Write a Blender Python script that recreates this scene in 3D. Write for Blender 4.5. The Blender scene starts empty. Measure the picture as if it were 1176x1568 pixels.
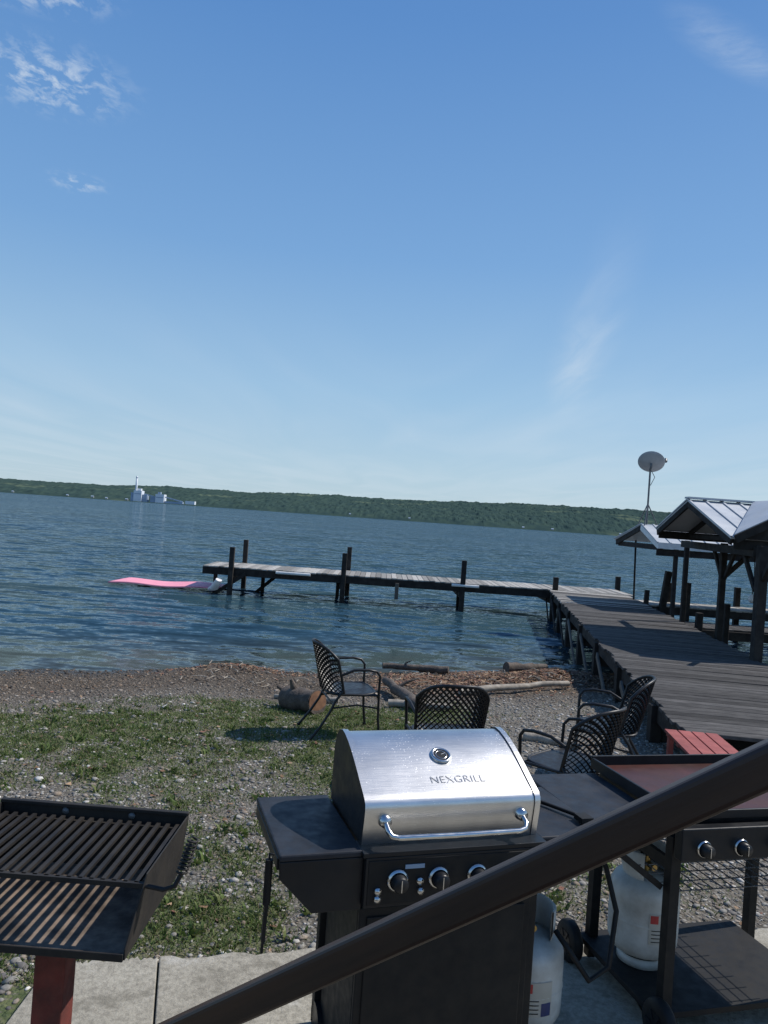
import bpy, math, random
import numpy as np
from mathutils import Vector, Matrix, Euler
random.seed(7); rng=np.random.default_rng(7)
scene=bpy.context.scene
scene.view_settings.view_transform='Standard'
scene.view_settings.look='None'
scene.view_settings.exposure=0
WZ=-0.35   # lake level
# ------------------------------------------------------------------ node helpers
def newmat(name):
    m=bpy.data.materials.new(name); m.use_nodes=True
    nt=m.node_tree; b=nt.nodes['Principled BSDF']; return m,nt,b
def nd(nt,t,**k):
    n=nt.nodes.new(t)
    for a,v in k.items(): setattr(n,a,v)
    return n
def setin(n,i,v):
    n.inputs[i].default_value=v
def mixc(nt,fac,a,b,mode='MIX'):
    n=nd(nt,'ShaderNodeMix',data_type='RGBA',blend_type=mode)
    for idx,v in ((0,fac),(6,a),(7,b)):
        if hasattr(v,'node'): nt.links.new(v,n.inputs[idx])
        elif idx==0: n.inputs[0].default_value=v
        else: n.inputs[idx].default_value=(*v,1) if len(v)==3 else v
    return n.outputs[2]
def mth(nt,op,a,b=None,c=None,clamp=False):
    n=nd(nt,'ShaderNodeMath',operation=op,use_clamp=clamp)
    for i,v in enumerate((a,b,c)):
        if v is None: continue
        if hasattr(v,'node'): nt.links.new(v,n.inputs[i])
        else: n.inputs[i].default_value=v
    return n.outputs[0]
def mapr(nt,v,a,b,c=0.0,d=1.0,smooth=False):
    n=nd(nt,'ShaderNodeMapRange')
    if smooth: n.interpolation_type='SMOOTHSTEP'
    nt.links.new(v,n.inputs[0])
    for i,x in enumerate((a,b,c,d)): n.inputs[i+1].default_value=x
    return n.outputs[0]
def noise(nt,vec,scale,detail=4,rough=0.55,dist=0.0,out='Fac'):
    n=nd(nt,'ShaderNodeTexNoise'); setin(n,'Scale',scale); setin(n,'Detail',detail); setin(n,'Roughness',rough); setin(n,'Distortion',dist)
    if vec is not None: nt.links.new(vec,n.inputs['Vector'])
    return n.outputs[out]
def mapping(nt,vec,loc=(0,0,0),rot=(0,0,0),scale=(1,1,1)):
    n=nd(nt,'ShaderNodeMapping'); n.inputs[1].default_value=loc; n.inputs[2].default_value=rot; n.inputs[3].default_value=scale
    nt.links.new(vec,n.inputs[0]); return n.outputs[0]
def bump(nt,h,strength,dist,b,prev=None):
    n=nd(nt,'ShaderNodeBump'); setin(n,'Strength',strength); setin(n,'Distance',dist)
    nt.links.new(h,n.inputs['Height'])
    if prev is not None: nt.links.new(prev,n.inputs['Normal'])
    if b is not None: nt.links.new(n.outputs[0],b.inputs['Normal'])
    return n.outputs[0]
def ramp(nt,fac,stops):
    n=nd(nt,'ShaderNodeValToRGB'); e=n.color_ramp.elements
    while len(e)<len(stops): e.new(.5)
    for i,(p,c) in enumerate(stops): e[i].position=p; e[i].color=(*c,1)
    nt.links.new(fac,n.inputs[0]); return n.outputs[0]
def pm(name,c1,c2=None,rough=.5,metal=0.,scale=8,bs=0.,bd=.002,bscale=60,island=0.,stretch=(1,1,1),rv=0.1,spec=.5,lo=.35,hi=.65,coat=0):
    m,nt,b=newmat(name)
    tc=nd(nt,'ShaderNodeTexCoord').outputs['Object']
    v=mapping(nt,tc,scale=stretch)
    c2=c2 or tuple(x*.7 for x in c1)
    f=mapr(nt,noise(nt,v,scale,6,.6),lo,hi)
    col=mixc(nt,f,c1,c2)
    if island:
        g=nd(nt,'ShaderNodeNewGeometry')
        k=mapr(nt,g.outputs['Random Per Island'],0,1,1-island,1+island)
        hs=nd(nt,'ShaderNodeHueSaturation'); nt.links.new(k,hs.inputs['Value']); nt.links.new(col,hs.inputs['Color']); col=hs.outputs[0]
    nt.links.new(col,b.inputs['Base Color'])
    r=mapr(nt,noise(nt,v,scale*2.3,4),.3,.7,max(0,rough-rv),min(1,rough+rv)); nt.links.new(r,b.inputs['Roughness'])
    setin(b,'Metallic',metal); setin(b,'Specular IOR Level',spec)
    if bs: bump(nt,noise(nt,v,bscale,5,.65),bs,bd,b)
    return m
# ------------------------------------------------------------------ mesh builder
class MB:
    def __init__(s): s.v=[];s.f=[];s.m=[];s.s=[]
    def add(s,vs,fs,mi=0,sm=False):
        o=len(s.v); s.v+= [tuple(x) for x in vs]
        for f in fs: s.f.append(tuple(i+o for i in f)); s.m.append(mi); s.s.append(sm)
    def box(s,c,sz,mi=0,R=None):
        c=Vector(c); h=[a/2 for a in sz]
        vs=[Vector((x*h[0],y*h[1],z*h[2])) for x in(-1,1) for y in(-1,1) for z in(-1,1)]
        if R is not None: vs=[R@p for p in vs]
        s.add([p+c for p in vs],[(0,1,3,2),(4,6,7,5),(0,4,5,1),(2,3,7,6),(0,2,6,4),(1,5,7,3)],mi)
    def bar(s,p0,p1,w,h,mi=0,up=(0,0,1)):
        p0=Vector(p0);p1=Vector(p1); d=(p1-p0); L=d.length; d.normalize(); u=Vector(up)
        if abs(d.dot(u))>.98: u=Vector((0,1,0))
        x=d.cross(u).normalized(); z=x.cross(d).normalized()
        R=Matrix((x,d,z)).transposed()
        s.box((p0+p1)/2,(w,L,h),mi,R)
    def tube(s,pts,r,mi=0,n=8,closed=False,sm=True,flat=1.0):
        pts=[Vector(p) for p in pts]; N=len(pts)
        rs=r if isinstance(r,(list,tuple)) else [r]*N
        T=[]
        for i in range(N):
            a=pts[(i-1)%N] if (closed or i>0) else pts[0]; b=pts[(i+1)%N] if (closed or i<N-1) else pts[-1]
            T.append((b-a).normalized())
        u=Vector((0,0,1)) if abs(T[0].z)<.9 else Vector((1,0,0))
        x=T[0].cross(u).normalized(); vs=[]
        for i in range(N):
            x=(x-T[i]*x.dot(T[i])).normalized(); y=T[i].cross(x)
            for k in range(n):
                a=2*math.pi*k/n; vs.append(pts[i]+(x*math.cos(a)+y*math.sin(a)*flat)*rs[i])
        fs=[]
        for i in range(N if closed else N-1):
            j=(i+1)%N
            for k in range(n): fs.append((i*n+k,i*n+(k+1)%n,j*n+(k+1)%n,j*n+k))
        s.add(vs,fs,mi,sm)
        if not closed:
            s.add(vs[:n],[tuple(reversed(range(n)))],mi); s.add(vs[-n:],[tuple(range(n))],mi)
    def cyl(s,p0,p1,r,mi=0,n=16,r1=None): s.tube([p0,p1],[r,r if r1 is None else r1],mi,n)
    def lathe(s,c,prof,mi=0,n=28,axis=None,a0=0,a1=2*math.pi):
        c=Vector(c); R=Matrix.Identity(3)
        if axis is not None: R=Vector((0,0,1)).rotation_difference(Vector(axis)).to_matrix()
        full=abs(a1-a0-2*math.pi)<1e-4; K=n if full else n+1
        vs=[]
        for r,z in prof:
            for k in range(K):
                a=a0+(a1-a0)*k/n; vs.append(c+R@Vector((r*math.cos(a),r*math.sin(a),z)))
        fs=[]
        for i in range(len(prof)-1):
            for k in range(n):
                k2=(k+1)%K; fs.append((i*K+k,i*K+k2,(i+1)*K+k2,(i+1)*K+k))
        s.add(vs,fs,mi,True)
    def slab(s,q,t,mi=0):
        q=[Vector(p) for p in q]; nrm=(q[1]-q[0]).cross(q[-1]-q[0]).normalized()
        n=len(q); vs=q+[p-nrm*t for p in q]
        fs=[tuple(range(n)),tuple(reversed(range(n,2*n)))]+[(i,(i+1)%n,n+(i+1)%n,n+i)[::-1] for i in range(n)]
        s.add(vs,fs,mi)
    def obj(s,name,mats,loc=(0,0,0),rz=0,parent=None,bevel=0,seg=2):
        me=bpy.data.meshes.new(name); me.from_pydata(s.v,[],s.f); 
        for m in (mats if isinstance(mats,(list,tuple)) else [mats]): me.materials.append(m)
        me.polygons.foreach_set('material_index',s.m); me.polygons.foreach_set('use_smooth',s.s); me.update()
        o=bpy.data.objects.new(name,me); scene.collection.objects.link(o)
        o.location=loc; o.rotation_euler=(0,0,rz)
        if parent: o.parent=parent
        if bevel:
            b=o.modifiers.new('bevel','BEVEL'); b.width=bevel; b.segments=seg; b.limit_method='ANGLE'; b.angle_limit=math.radians(50)
        return o
def empty(name,loc,rz=0):
    e=bpy.data.objects.new(name,None); scene.collection.objects.link(e); e.location=loc; e.rotation_euler=(0,0,rz); e.empty_display_size=.1; return e
def npmesh(name,V,F,mats,cols=None,smooth=False,fl=None):
    me=bpy.data.meshes.new(name); V=np.asarray(V,dtype=np.float32); F=np.asarray(F,dtype=np.int32)
    k=F.shape[1]; me.vertices.add(len(V)); me.vertices.foreach_set('co',V.ravel())
    me.loops.add(F.size); me.loops.foreach_set('vertex_index',F.ravel())
    me.polygons.add(len(F)); me.polygons.foreach_set('loop_start',np.arange(0,F.size,k,dtype=np.int32))
    try: me.polygons.foreach_set('loop_total',np.full(len(F),k,dtype=np.int32))
    except Exception: pass
    me.polygons.foreach_set('use_smooth',np.full(len(F),smooth))
    if cols is not None:
        a=me.color_attributes.new('Col','FLOAT_COLOR','POINT'); c=np.ones((len(V),4),dtype=np.float32); c[:,:3]=cols; a.data.foreach_set('color',c.ravel())
    if fl is not None:
        for nm,arr in fl.items():
            a=me.attributes.new(nm,'FLOAT','POINT'); a.data.foreach_set('value',arr.astype(np.float32))
    me.materials.append(mats); me.update(calc_edges=True); me.validate()
    o=bpy.data.objects.new(name,me); scene.collection.objects.link(o); return o
# ------------------------------------------------------------------ numpy noise
TB=rng.random((256,256))
def vn(x,y,o=0):
    x=np.asarray(x,float)+o*17.3; y=np.asarray(y,float)+o*31.7
    xi=np.floor(x).astype(int); yi=np.floor(y).astype(int); fx=x-xi; fy=y-yi
    fx=fx*fx*(3-2*fx); fy=fy*fy*(3-2*fy)
    g=lambda a,b:TB[a%256,b%256]
    return (g(xi,yi)*(1-fx)+g(xi+1,yi)*fx)*(1-fy)+(g(xi,yi+1)*(1-fx)+g(xi+1,yi+1)*fx)*fy
def fbm(x,y,o=0,n=4):
    s=0;a=.5;t=0
    for i in range(n): s=s+a*vn(x*2**i,y*2**i,o+i); t+=a; a*=.5
    return s/t
def sst(a,b,x): t=np.clip((x-a)/(b-a),0,1); return t*t*(3-2*t)
def shoreY(x):
    x=np.asarray(x,float)
    return np.where(x<3.5,12.0+.34*np.maximum(x,-30),13.2+.1*(x-3.5))+.5*(fbm(x*.6,x*0+3.1,5)-.5)+.45*np.exp(-((x+2.1)/.7)**2)
def shored(x,y): return (shoreY(x)-y)*.945
def gz(x,y):
    d=shored(x,y)
    under=WZ-.12*np.clip(-d,0,14)
    z=np.where(d>=0,WZ+(0-WZ)*np.clip(d/4.6,0,1)**.75,under)
    z=z+ (fbm(x*1.3,y*1.3,9)-.5)*.06*sst(3.3,5,y)+ (fbm(x*6,y*6,12)-.5)*.02
    z=z+.16*np.exp(-((x-2.7)/.9)**2-((d-1.2)/.6)**2)+.07*np.exp(-((x+2.0)/.8)**2-((d-.7)/.4)**2)
    return z
def slabY(x): return 3.40+ (np.asarray(x)+1.13)*.212
def gdens(x,y):
    d=shored(x,y)
    g=.48+.42*np.exp(-((d-3.9)/1.2)**2)
    g=g+1.2*(fbm(x*.9+3,y*.9,20)-.5)+1.1*(fbm(x*4,y*4,23)-.5)
    g=g*sst(2.4,3.2,d+.5*(fbm(x*1.5,y*1.5,33)-.5))
    g=g*(1-.85*sst(.0,1.2,x-.1*(y-5)))
    g=g-.10*sst(6,4.2,y)*(0.5+fbm(x*1.5,y*1.5,37))
    g=g+.45*np.exp(-((x+1.0)/.5)**2-((y-3.85)/.35)**2)+.45*np.exp(-((x-1.3)/.8)**2-((y-4.4)/.45)**2)
    return np.clip(g,0,1)
# ------------------------------------------------------------------ ground
m,nt,b=newmat('yard_ground_mat')
tc=nd(nt,'ShaderNodeTexCoord').outputs['Object']
at=nd(nt,'ShaderNodeAttribute',attribute_name='dens').outputs['Fac']
wr=nd(nt,'ShaderNodeAttribute',attribute_name='wrack').outputs['Fac']
we=nd(nt,'ShaderNodeAttribute',attribute_name='wet').outputs['Fac']
bch=nd(nt,'ShaderNodeAttribute',attribute_name='beach').outputs['Fac']
def voro(scale,dist=None):
    n=nd(nt,'ShaderNodeTexVoronoi'); setin(n,'Scale',scale); nt.links.new(tc,n.inputs['Vector']); return n
v1=voro(48); v2=voro(105)
st=[(0,(.09,.085,.075)),(.3,(.17,.16,.14)),(.55,(.23,.21,.175)),(.75,(.13,.115,.09)),(.9,(.31,.30,.27)),(1,(.42,.41,.38))]
sep1=nd(nt,'ShaderNodeSeparateColor'); nt.links.new(v1.outputs['Color'],sep1.inputs[0])
sep2=nd(nt,'ShaderNodeSeparateColor'); nt.links.new(v2.outputs['Color'],sep2.inputs[0])
c1=ramp(nt,sep1.outputs[0],st); c2=ramp(nt,sep2.outputs[0],st)
gcol=mixc(nt,mapr(nt,noise(nt,tc,9,3),.4,.6),c1,c2)
dk=mapr(nt,v1.outputs['Distance'],.25,.75,1.0,.45); gcol=mixc(nt,1.0,gcol,dk,'MULTIPLY')
gcol=mixc(nt,mapr(nt,noise(nt,tc,1.1,4),.3,.75,.05,.55),gcol,(.14,.115,.085))
gcol=mixc(nt,bch,gcol,mixc(nt,1.0,gcol,(.58,.50,.43),'MULTIPLY'))
gr=mixc(nt,mapr(nt,noise(nt,tc,14,5),.35,.65),(.05,.08,.022),(.11,.13,.045))
gr=mixc(nt,mapr(nt,noise(nt,tc,5,4),.48,.72,0,.8),gr,(.15,.125,.08))
fm=mapr(nt,mth(nt,'ADD',at,mapr(nt,noise(nt,tc,34,4,.7),.3,.7,-.45,.45)),.40,.62)
col=mixc(nt,mth(nt,'MULTIPLY',fm,.85),gcol,gr)
wc=mixc(nt,mapr(nt,noise(nt,tc,22,5),.35,.65),(.06,.036,.024),(.19,.11,.065))
col=mixc(nt,wr,col,wc)
col=mixc(nt,mth(nt,'MULTIPLY',we,.65),col,(.02,.02,.018))
nt.links.new(col,b.inputs['Base Color'])
nt.links.new(mapr(nt,we,0,1,.9,.35),b.inputs['Roughness']); setin(b,'Specular IOR Level',.3)
hh=mth(nt,'ADD',mth(nt,'MULTIPLY',v1.outputs['Distance'],-1.0),noise(nt,tc,60,4,.7))
bump(nt,hh,.9,.012,b)
xs=np.concatenate([np.linspace(-300,-13,24),np.arange(-12.5,12.5,.065),np.linspace(13,300,24)])
ys=np.concatenate([np.linspace(-300,1.5,18),np.arange(2,15.5,.065),np.linspace(16,60,14)])
X,Y=np.meshgrid(xs,ys); Z=gz(X,Y); 
nx=len(xs); ny=len(ys); I=np.arange(nx*ny).reshape(ny,nx)
F=np.stack([I[:-1,:-1],I[:-1,1:],I[1:,1:],I[1:,:-1]],-1).reshape(-1,4)
D=shored(X,Y)
def wrackf(x,y):
    d=shored(x,y)
    return np.clip(sst(-.3,.9,x+.6*(fbm(x,y,41)-.5))*np.exp(-((d-1.0)/.75)**2)*1.3*sst(.3,.55,fbm(x*2.2,y*2.2,44)+.12)+.5*np.exp(-((x+1.9)/.8)**2-((d-.6)/.35)**2),0,1)
ground=npmesh('ground',np.stack([X,Y,Z],-1).reshape(-1,3),F,m,smooth=True,fl={'dens':gdens(X,Y).ravel(),'wrack':wrackf(X,Y).ravel(),'wet':(1-sst(.05,1.2,D)).ravel(),'beach':(1-sst(1.6,3.6,D)).ravel()})
# pebbles
ph=(1+5**.5)/2
ico=np.array([(-1,ph,0),(1,ph,0),(-1,-ph,0),(1,-ph,0),(0,-1,ph),(0,1,ph),(0,-1,-ph),(0,1,-ph),(ph,0,-1),(ph,0,1),(-ph,0,-1),(-ph,0,1)])/1.902
icf=np.array([(0,11,5),(0,5,1),(0,1,7),(0,7,10),(0,10,11),(1,5,9),(5,11,4),(11,10,2),(10,7,6),(7,1,8),(3,9,4),(3,4,2),(3,2,6),(3,6,8),(3,8,9),(4,9,5),(2,4,11),(6,2,10),(8,6,7),(9,8,1)])
def scatter_xy(n,y0=3.2,y1=12.5):
    y=y0+(y1-y0)*rng.random(n); a=rng.uniform(-.62,.6,n); return a*y,y
def valid(x,y):
    d=shored(x,y)
    onslab=(x>-1.32)&(y<slabY(x)+.01)
    return (~onslab)&(d>-.4)
def stones(name,x,y,r,colr,mat):
    n=len(x)
    P=ico[None]*(1+.28*(rng.random((n,12,1))-.5))
    sc=np.stack([r*rng.uniform(.8,1.5,n),r*rng.uniform(.7,1.1,n),r*rng.uniform(.3,.6,n)],-1)
    P=P*sc[:,None]; an=rng.uniform(0,6.28,n); c,s=np.cos(an)[:,None],np.sin(an)[:,None]
    Px=P[...,0]*c-P[...,1]*s+x[:,None]; Py=P[...,0]*s+P[...,1]*c+y[:,None]; Pz=P[...,2]+gz(x,y)[:,None]+r[:,None]*.1
    V=np.stack([Px,Py,Pz],-1).reshape(-1,3); Fc=(icf[None]+12*np.arange(n)[:,None,None]).reshape(-1,3)
    C=np.repeat(colr,12,axis=0); return npmesh(name,V,Fc,mat,cols=C,smooth=True)
def attrmat(name,rough,trans=0,bs=0,spec=.4):
    m,nt,b=newmat(name); a=nd(nt,'ShaderNodeAttribute',attribute_name='Col').outputs['Color']
    tc=nd(nt,'ShaderNodeTexCoord').outputs['Object']
    col=mixc(nt,1.0,a,mapr(nt,noise(nt,tc,120,3),.3,.7,.75,1.2),'MULTIPLY')
    nt.links.new(col,b.inputs['Base Color']); setin(b,'Roughness',rough); setin(b,'Specular IOR Level',spec)
    if bs: bump(nt,noise(nt,tc,200,3),bs,.002,b)
    return m
x,y=scatter_xy(70000); k=valid(x,y)&(rng.random(len(x))>gdens(x,y)*.9)&(rng.random(len(x))>wrackf(x,y)*.6); x,y=x[k],y[k]
r=np.clip(rng.lognormal(-4.85,.42,len(x)),.003,.024)*(1+.03*y)
pal=np.array([(.22,.21,.19),(.14,.13,.12),(.29,.275,.245),(.40,.38,.35),(.20,.16,.12),(.25,.21,.17),(.10,.095,.09),(.54,.52,.48)])
pw=np.array([.25,.18,.18,.08,.12,.12,.06,.02]); ci=rng.choice(8,len(x),p=pw/pw.sum())
def wetcol(x,y):
    d=shored(x,y); k1=(1-.45*(1-sst(.1,1.0,d)))[:,None]; bb=(1-sst(1.6,3.6,d))[:,None]
    return k1*(1-bb*(1-np.array([[.62,.54,.47]])))
stones('gravel',x,y,r,pal[ci]*wetcol(x,y)*rng.uniform(.8,1.2,(len(x),1)),attrmat('pebble_mat',.8,bs=.4,spec=.25))
x=rng.uniform(-2.6,-1.34,700); y=rng.uniform(2.6,3.7,700)
x2,y2=scatter_xy(420,3.6,11.5); k=valid(x2,y2); x2,y2=x2[k],y2[k]
xx=np.concatenate([x,x2]); yy=np.concatenate([y,y2]); ci=rng.choice(8,len(xx),p=pw/pw.sum())
stones('beach_stones',xx,yy,rng.uniform(.012,.034,len(xx)),pal[ci]*wetcol(xx,yy),attrmat('stone_mat',.75,bs=.4,spec=.25))
# grass
def blades(name,x,y,h,w,cols,mat):
    n=len(x); an=rng.uniform(0,6.28,n); dx,dy=np.cos(an),np.sin(an); la=rng.uniform(0,6.28,n); lm=rng.uniform(.3,1.2,n)*h
    z=gz(x,y)-.004
    b0=np.stack([x-dx*w,y-dy*w,z],-1); b1=np.stack([x+dx*w,y+dy*w,z],-1)
    mx=x+np.cos(la)*lm*.35; my=y+np.sin(la)*lm*.35
    m0=np.stack([mx-dx*w*.8,my-dy*w*.8,z+h*.6],-1); m1=np.stack([mx+dx*w*.8,my+dy*w*.8,z+h*.6],-1)
    t=np.stack([x+np.cos(la)*lm,y+np.sin(la)*lm,z+h*.9],-1)
    V=np.stack([b0,b1,m1,m0,t],1).reshape(-1,3)
    f=np.array([(0,1,2),(0,2,3),(3,2,4)]); Fc=(f[None]+5*np.arange(n)[:,None,None]).reshape(-1,3)
    return npmesh(name,V,Fc,mat,cols=np.repeat(cols,5,axis=0))
x,y=scatter_xy(360000,3.2,10.5); g=gdens(x,y); k=valid(x,y)&(rng.random(len(x))<np.clip(g-.10,0,1)**1.1); x,y=x[k],y[k]
cx,cy=scatter_xy(900,3.3,8.5); gk=(rng.random(900)<gdens(cx,cy)+.12)&valid(cx,cy)&(cx<1.2); cx,cy=cx[gk],cy[gk]
tx=np.repeat(cx,40)+rng.normal(0,.04,len(cx)*40); ty=np.repeat(cy,40)+rng.normal(0,.04,len(cx)*40); k=valid(tx,ty); tx,ty=tx[k],ty[k]
x=np.concatenate([x,tx]); y=np.concatenate([y,ty])
h=rng.uniform(.010,.034,len(x)); h[-len(tx):]*=1.3; w=rng.uniform(.0015,.004,len(x))*(1+.07*y)
gp=np.array([(.080,.128,.030),(.115,.160,.045),(.16,.182,.07),(.21,.18,.105),(.065,.095,.03)]); ci=rng.choice(5,len(x),p=[.28,.27,.18,.15,.12])
gm,nt,b=newmat('grass_blade_mat'); a=nd(nt,'ShaderNodeAttribute',attribute_name='Col').outputs['Color']
nt.links.new(a,b.inputs['Base Color']); setin(b,'Roughness',.6); setin(b,'Specular IOR Level',.25)
tr=nd(nt,'ShaderNodeBsdfTranslucent'); nt.links.new(a,tr.inputs[0]); ms=nd(nt,'ShaderNodeMixShader'); setin(ms,0,.3)
nt.links.new(b.outputs[0],ms.inputs[1]); nt.links.new(tr.outputs[0],ms.inputs[2]); nt.links.new(ms.outputs[0],nt.nodes['Material Output'].inputs[0])
blades('grass',x,y,h,w,gp[ci]*rng.uniform(.7,1.25,(len(x),1)),gm)
cx,cy=scatter_xy(420,3.4,8.0); gk=valid(cx,cy)&(cx<1.6)&(rng.random(420)<gdens(cx,cy)+.2); cx,cy=cx[gk],cy[gk]
cx=np.concatenate([cx,[-1.35,-1.25,-1.3,1.0,1.9,1.75,2.0,1.1,1.5,1.65,1.8]]); cy=np.concatenate([cy,[6.45,6.5,6.6,4.4,4.6,4.4,4.8,4.2,4.3,4.25,4.5]])
n=len(cx)*14; x=np.repeat(cx,14)+rng.normal(0,.03,n); y=np.repeat(cy,14)+rng.normal(0,.03,n)
blades('weeds',x,y,rng.uniform(.02,.065,n),rng.uniform(.006,.014,n),gp[rng.choice(3,n)]*rng.uniform(.7,1.2,(n,1)),gm)
# leaf litter and twigs
n=26000; x=rng.uniform(-3.5,4.2,n); d=rng.uniform(-.1,2.6,n); y=shoreY(x)-d/.945; k=rng.random(n)<wrackf(x,y); x,y=x[k],y[k]
x3,y3=scatter_xy(500,3.5,9); x=np.concatenate([x,x3]); y=np.concatenate([y,y3]); k=valid(x,y); x,y=x[k],y[k]; n=len(x)
lp=np.array([(.15,.08,.045),(.22,.13,.07),(.09,.055,.036),(.30,.2,.12),(.19,.085,.055)])
q=np.array([(-1,-.5,0),(1,-.4,0),(.9,.5,0),(-.8,.6,0)]); s=rng.uniform(.01,.028,n); an=rng.uniform(0,6.28,n)
P=q[None]*s[:,None,None]; P=P+np.concatenate([np.zeros((n,4,2)),rng.uniform(-.5,.5,(n,4,1))*s[:,None,None]],-1)
c,sn=np.cos(an)[:,None],np.sin(an)[:,None]
V=np.stack([P[...,0]*c-P[...,1]*sn+x[:,None],P[...,0]*sn+P[...,1]*c+y[:,None],P[...,2]+gz(x,y)[:,None]+.012],-1).reshape(-1,3)
npmesh('leaf_litter',V,np.arange(n*4).reshape(-1,4),attrmat('dead_leaf_mat',.8),cols=np.repeat(lp[rng.choice(5,n)],4,axis=0))
bark=pm('bark_mat',(.12,.095,.075),(.055,.043,.035),.85,scale=7,bs=.9,bd=.02,bscale=22,stretch=(1,1,1))
pale=pm('bleached_wood_mat',(.36,.32,.26),(.2,.17,.135),.8,scale=9,bs=.6,bd=.006,bscale=40)
cut=pm('cut_wood_mat',(.24,.12,.06),(.14,.065,.035),.8,scale=14,bs=.4,bscale=50)
tw=MB()
for i in range(260):
    x=random.uniform(-2.5,4); d=random.uniform(.1,2.0); y=float(shoreY(x))-d/.945
    a=random.uniform(0,3.14); L=random.uniform(.05,.25); z=float(gz(x,y))+.02
    tw.tube([(x,y,z),(x+math.cos(a)*L*.5,y+math.sin(a)*L*.5,z+random.uniform(0,.03)),(x+math.cos(a+.3)*L,y+math.sin(a+.3)*L,z)],[.007,.006,.003],random.choice([0,1]),5)
tw.obj('twigs',[bark,pale])
def log(name,p0,p1,r0,r1,mat,branches=(),endmat=None):
    mb=MB(); p0=Vector(p0);p1=Vector(p1); N=9; pts=[];rs=[]
    for i in range(N):
        t=i/(N-1); j=(p1-p0).length*.025
        pts.append(p0.lerp(p1,t)+Vector((random.uniform(-j,j),random.uniform(-j,j),random.uniform(-j,j)*.4))); rs.append((r0+(r1-r0)*t)*random.uniform(.88,1.1))
    mb.tube(pts,rs,0,14)
    d=(p1-p0).normalized()
    if endmat: mb.lathe(pts[-1]+d*.004,[(rs[-1]*.93,0),(rs[-1]*.5,.006),(0.001,.004)],1,14,axis=d)
    for (t,dv,L,r) in branches:
        q=p0.lerp(p1,t); dv=Vector(dv).normalized(); mb.tube([q,q+dv*L*.5+Vector((0,0,.02)),q+dv*L],[r,r*.8,r*.35],0,8)
    return mb.obj(name,[mat,endmat or mat])
G=lambda x,y:float(gz(x,y))
log('log',(-.92,8.5,G(-.92,8.5)+.10),(-.55,8.15,G(-.55,8.15)+.12),.13,.12,bark,[(.3,(-.3,-.2,1),.24,.05),(.1,(-.8,.2,.6),.2,.04)],cut)
log('driftwood_log',(.15,12.0,WZ+.12),(1.15,11.85,WZ+.14),.045,.06,bark,[(.3,(.6,-.3,.5),.2,.015)])
log('driftwood_log',(1.1,9.9,G(1.1,9.9)+.06),(2.7,10.75,G(2.7,10.75)+.07),.05,.035,pale)
log('driftwood_log',(.15,9.95,G(.15,9.95)+.13),(.55,8.6,G(.55,8.6)+.06),.05,.07,bark,[(.35,(1,.2,.5),.3,.025),(.7,(1,-.1,.2),.25,.03)])
log('driftwood_log',(.2,8.9,G(.2,8.9)+.05),(.95,8.75,G(.95,8.75)+.05),.05,.03,pale)
log('driftwood_log',(2.1,12.1,WZ+.2),(2.75,12.35,WZ+.2),.08,.06,bark)
log('driftwood_log',(-.35,8.75,G(-.35,8.75)+.04),(-1.1,9.0,G(-1.1,9.0)+.03),.035,.03,pale)
log('driftwood_log',(1.5,7.5,G(1.5,7.5)+.03),(2.0,7.3,G(2,7.3)+.03),.05,.04,pale)
# ------------------------------------------------------------------ water
m,nt,b=newmat('lake_water_mat')
tc=nd(nt,'ShaderNodeTexCoord').outputs['Object']
n3=noise(nt,mapping(nt,tc,rot=(0,0,.10),scale=(.22,1.0,1)),.16,3,.6,.2,out='Color')
n0=noise(nt,mapping(nt,tc,rot=(0,0,.30),scale=(.35,1.0,1)),.75,2,.5,.2,out='Color')
n1=noise(nt,mapping(nt,tc,rot=(0,0,.22),scale=(.45,1.05,1)),2.3,4,.62,.25,out='Color')
n2=noise(nt,mapping(nt,tc,rot=(0,0,-.3),scale=(.7,1.0,1)),9,3,.6,.0,out='Color')
amp=mapr(nt,noise(nt,mapping(nt,tc,scale=(.25,1,1)),.05,4),.3,.7,.75,1.3)
def comp(c,i):
    s=nd(nt,'ShaderNodeSeparateColor'); nt.links.new(c,s.inputs[0]); return s.outputs[i]
def slope(i,k3,k0,k1,k2):
    s=None
    for nn_,k in ((n3,k3),(n0,k0),(n1,k1),(n2,k2)):
        t=mth(nt,'MULTIPLY',mth(nt,'SUBTRACT',comp(nn_,i),.5),k); s=t if s is None else mth(nt,'ADD',s,t)
    return mth(nt,'MULTIPLY',s,amp)
cb=nd(nt,'ShaderNodeCombineXYZ'); nt.links.new(slope(0,.1,.5,1.3,.7),cb.inputs[0]); nt.links.new(slope(1,.6,1.5,2.6,.9),cb.inputs[1]); cb.inputs[2].default_value=1
nv=nd(nt,'ShaderNodeVectorMath',operation='NORMALIZE'); nt.links.new(cb.outputs[0],nv.inputs[0]); NV=nv.outputs[0]
big=noise(nt,mapping(nt,tc,scale=(.3,1,1)),.03,4)
wcol=mixc(nt,mapr(nt,big,.35,.65),(.020,.050,.072),(.028,.066,.092))
spx=nd(nt,'ShaderNodeSeparateXYZ'); nt.links.new(tc,spx.inputs[0])
off=mth(nt,'SUBTRACT',spx.outputs[1],mth(nt,'MULTIPLY_ADD',mth(nt,'MINIMUM',spx.outputs[0],3.5),.34,12.0))
wcol=mixc(nt,mapr(nt,mth(nt,'ADD',off,noise(nt,tc,.8,3)),.4,5.0,.8,0,True),wcol,(.060,.068,.056))
df=nd(nt,'ShaderNodeBsdfDiffuse'); nt.links.new(wcol,df.inputs['Color']); nt.links.new(NV,df.inputs['Normal'])
gl=nd(nt,'ShaderNodeBsdfGlossy'); gl.inputs['Color'].default_value=(.88,.93,.96,1); setin(gl,'Roughness',.07); nt.links.new(NV,gl.inputs['Normal'])
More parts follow.
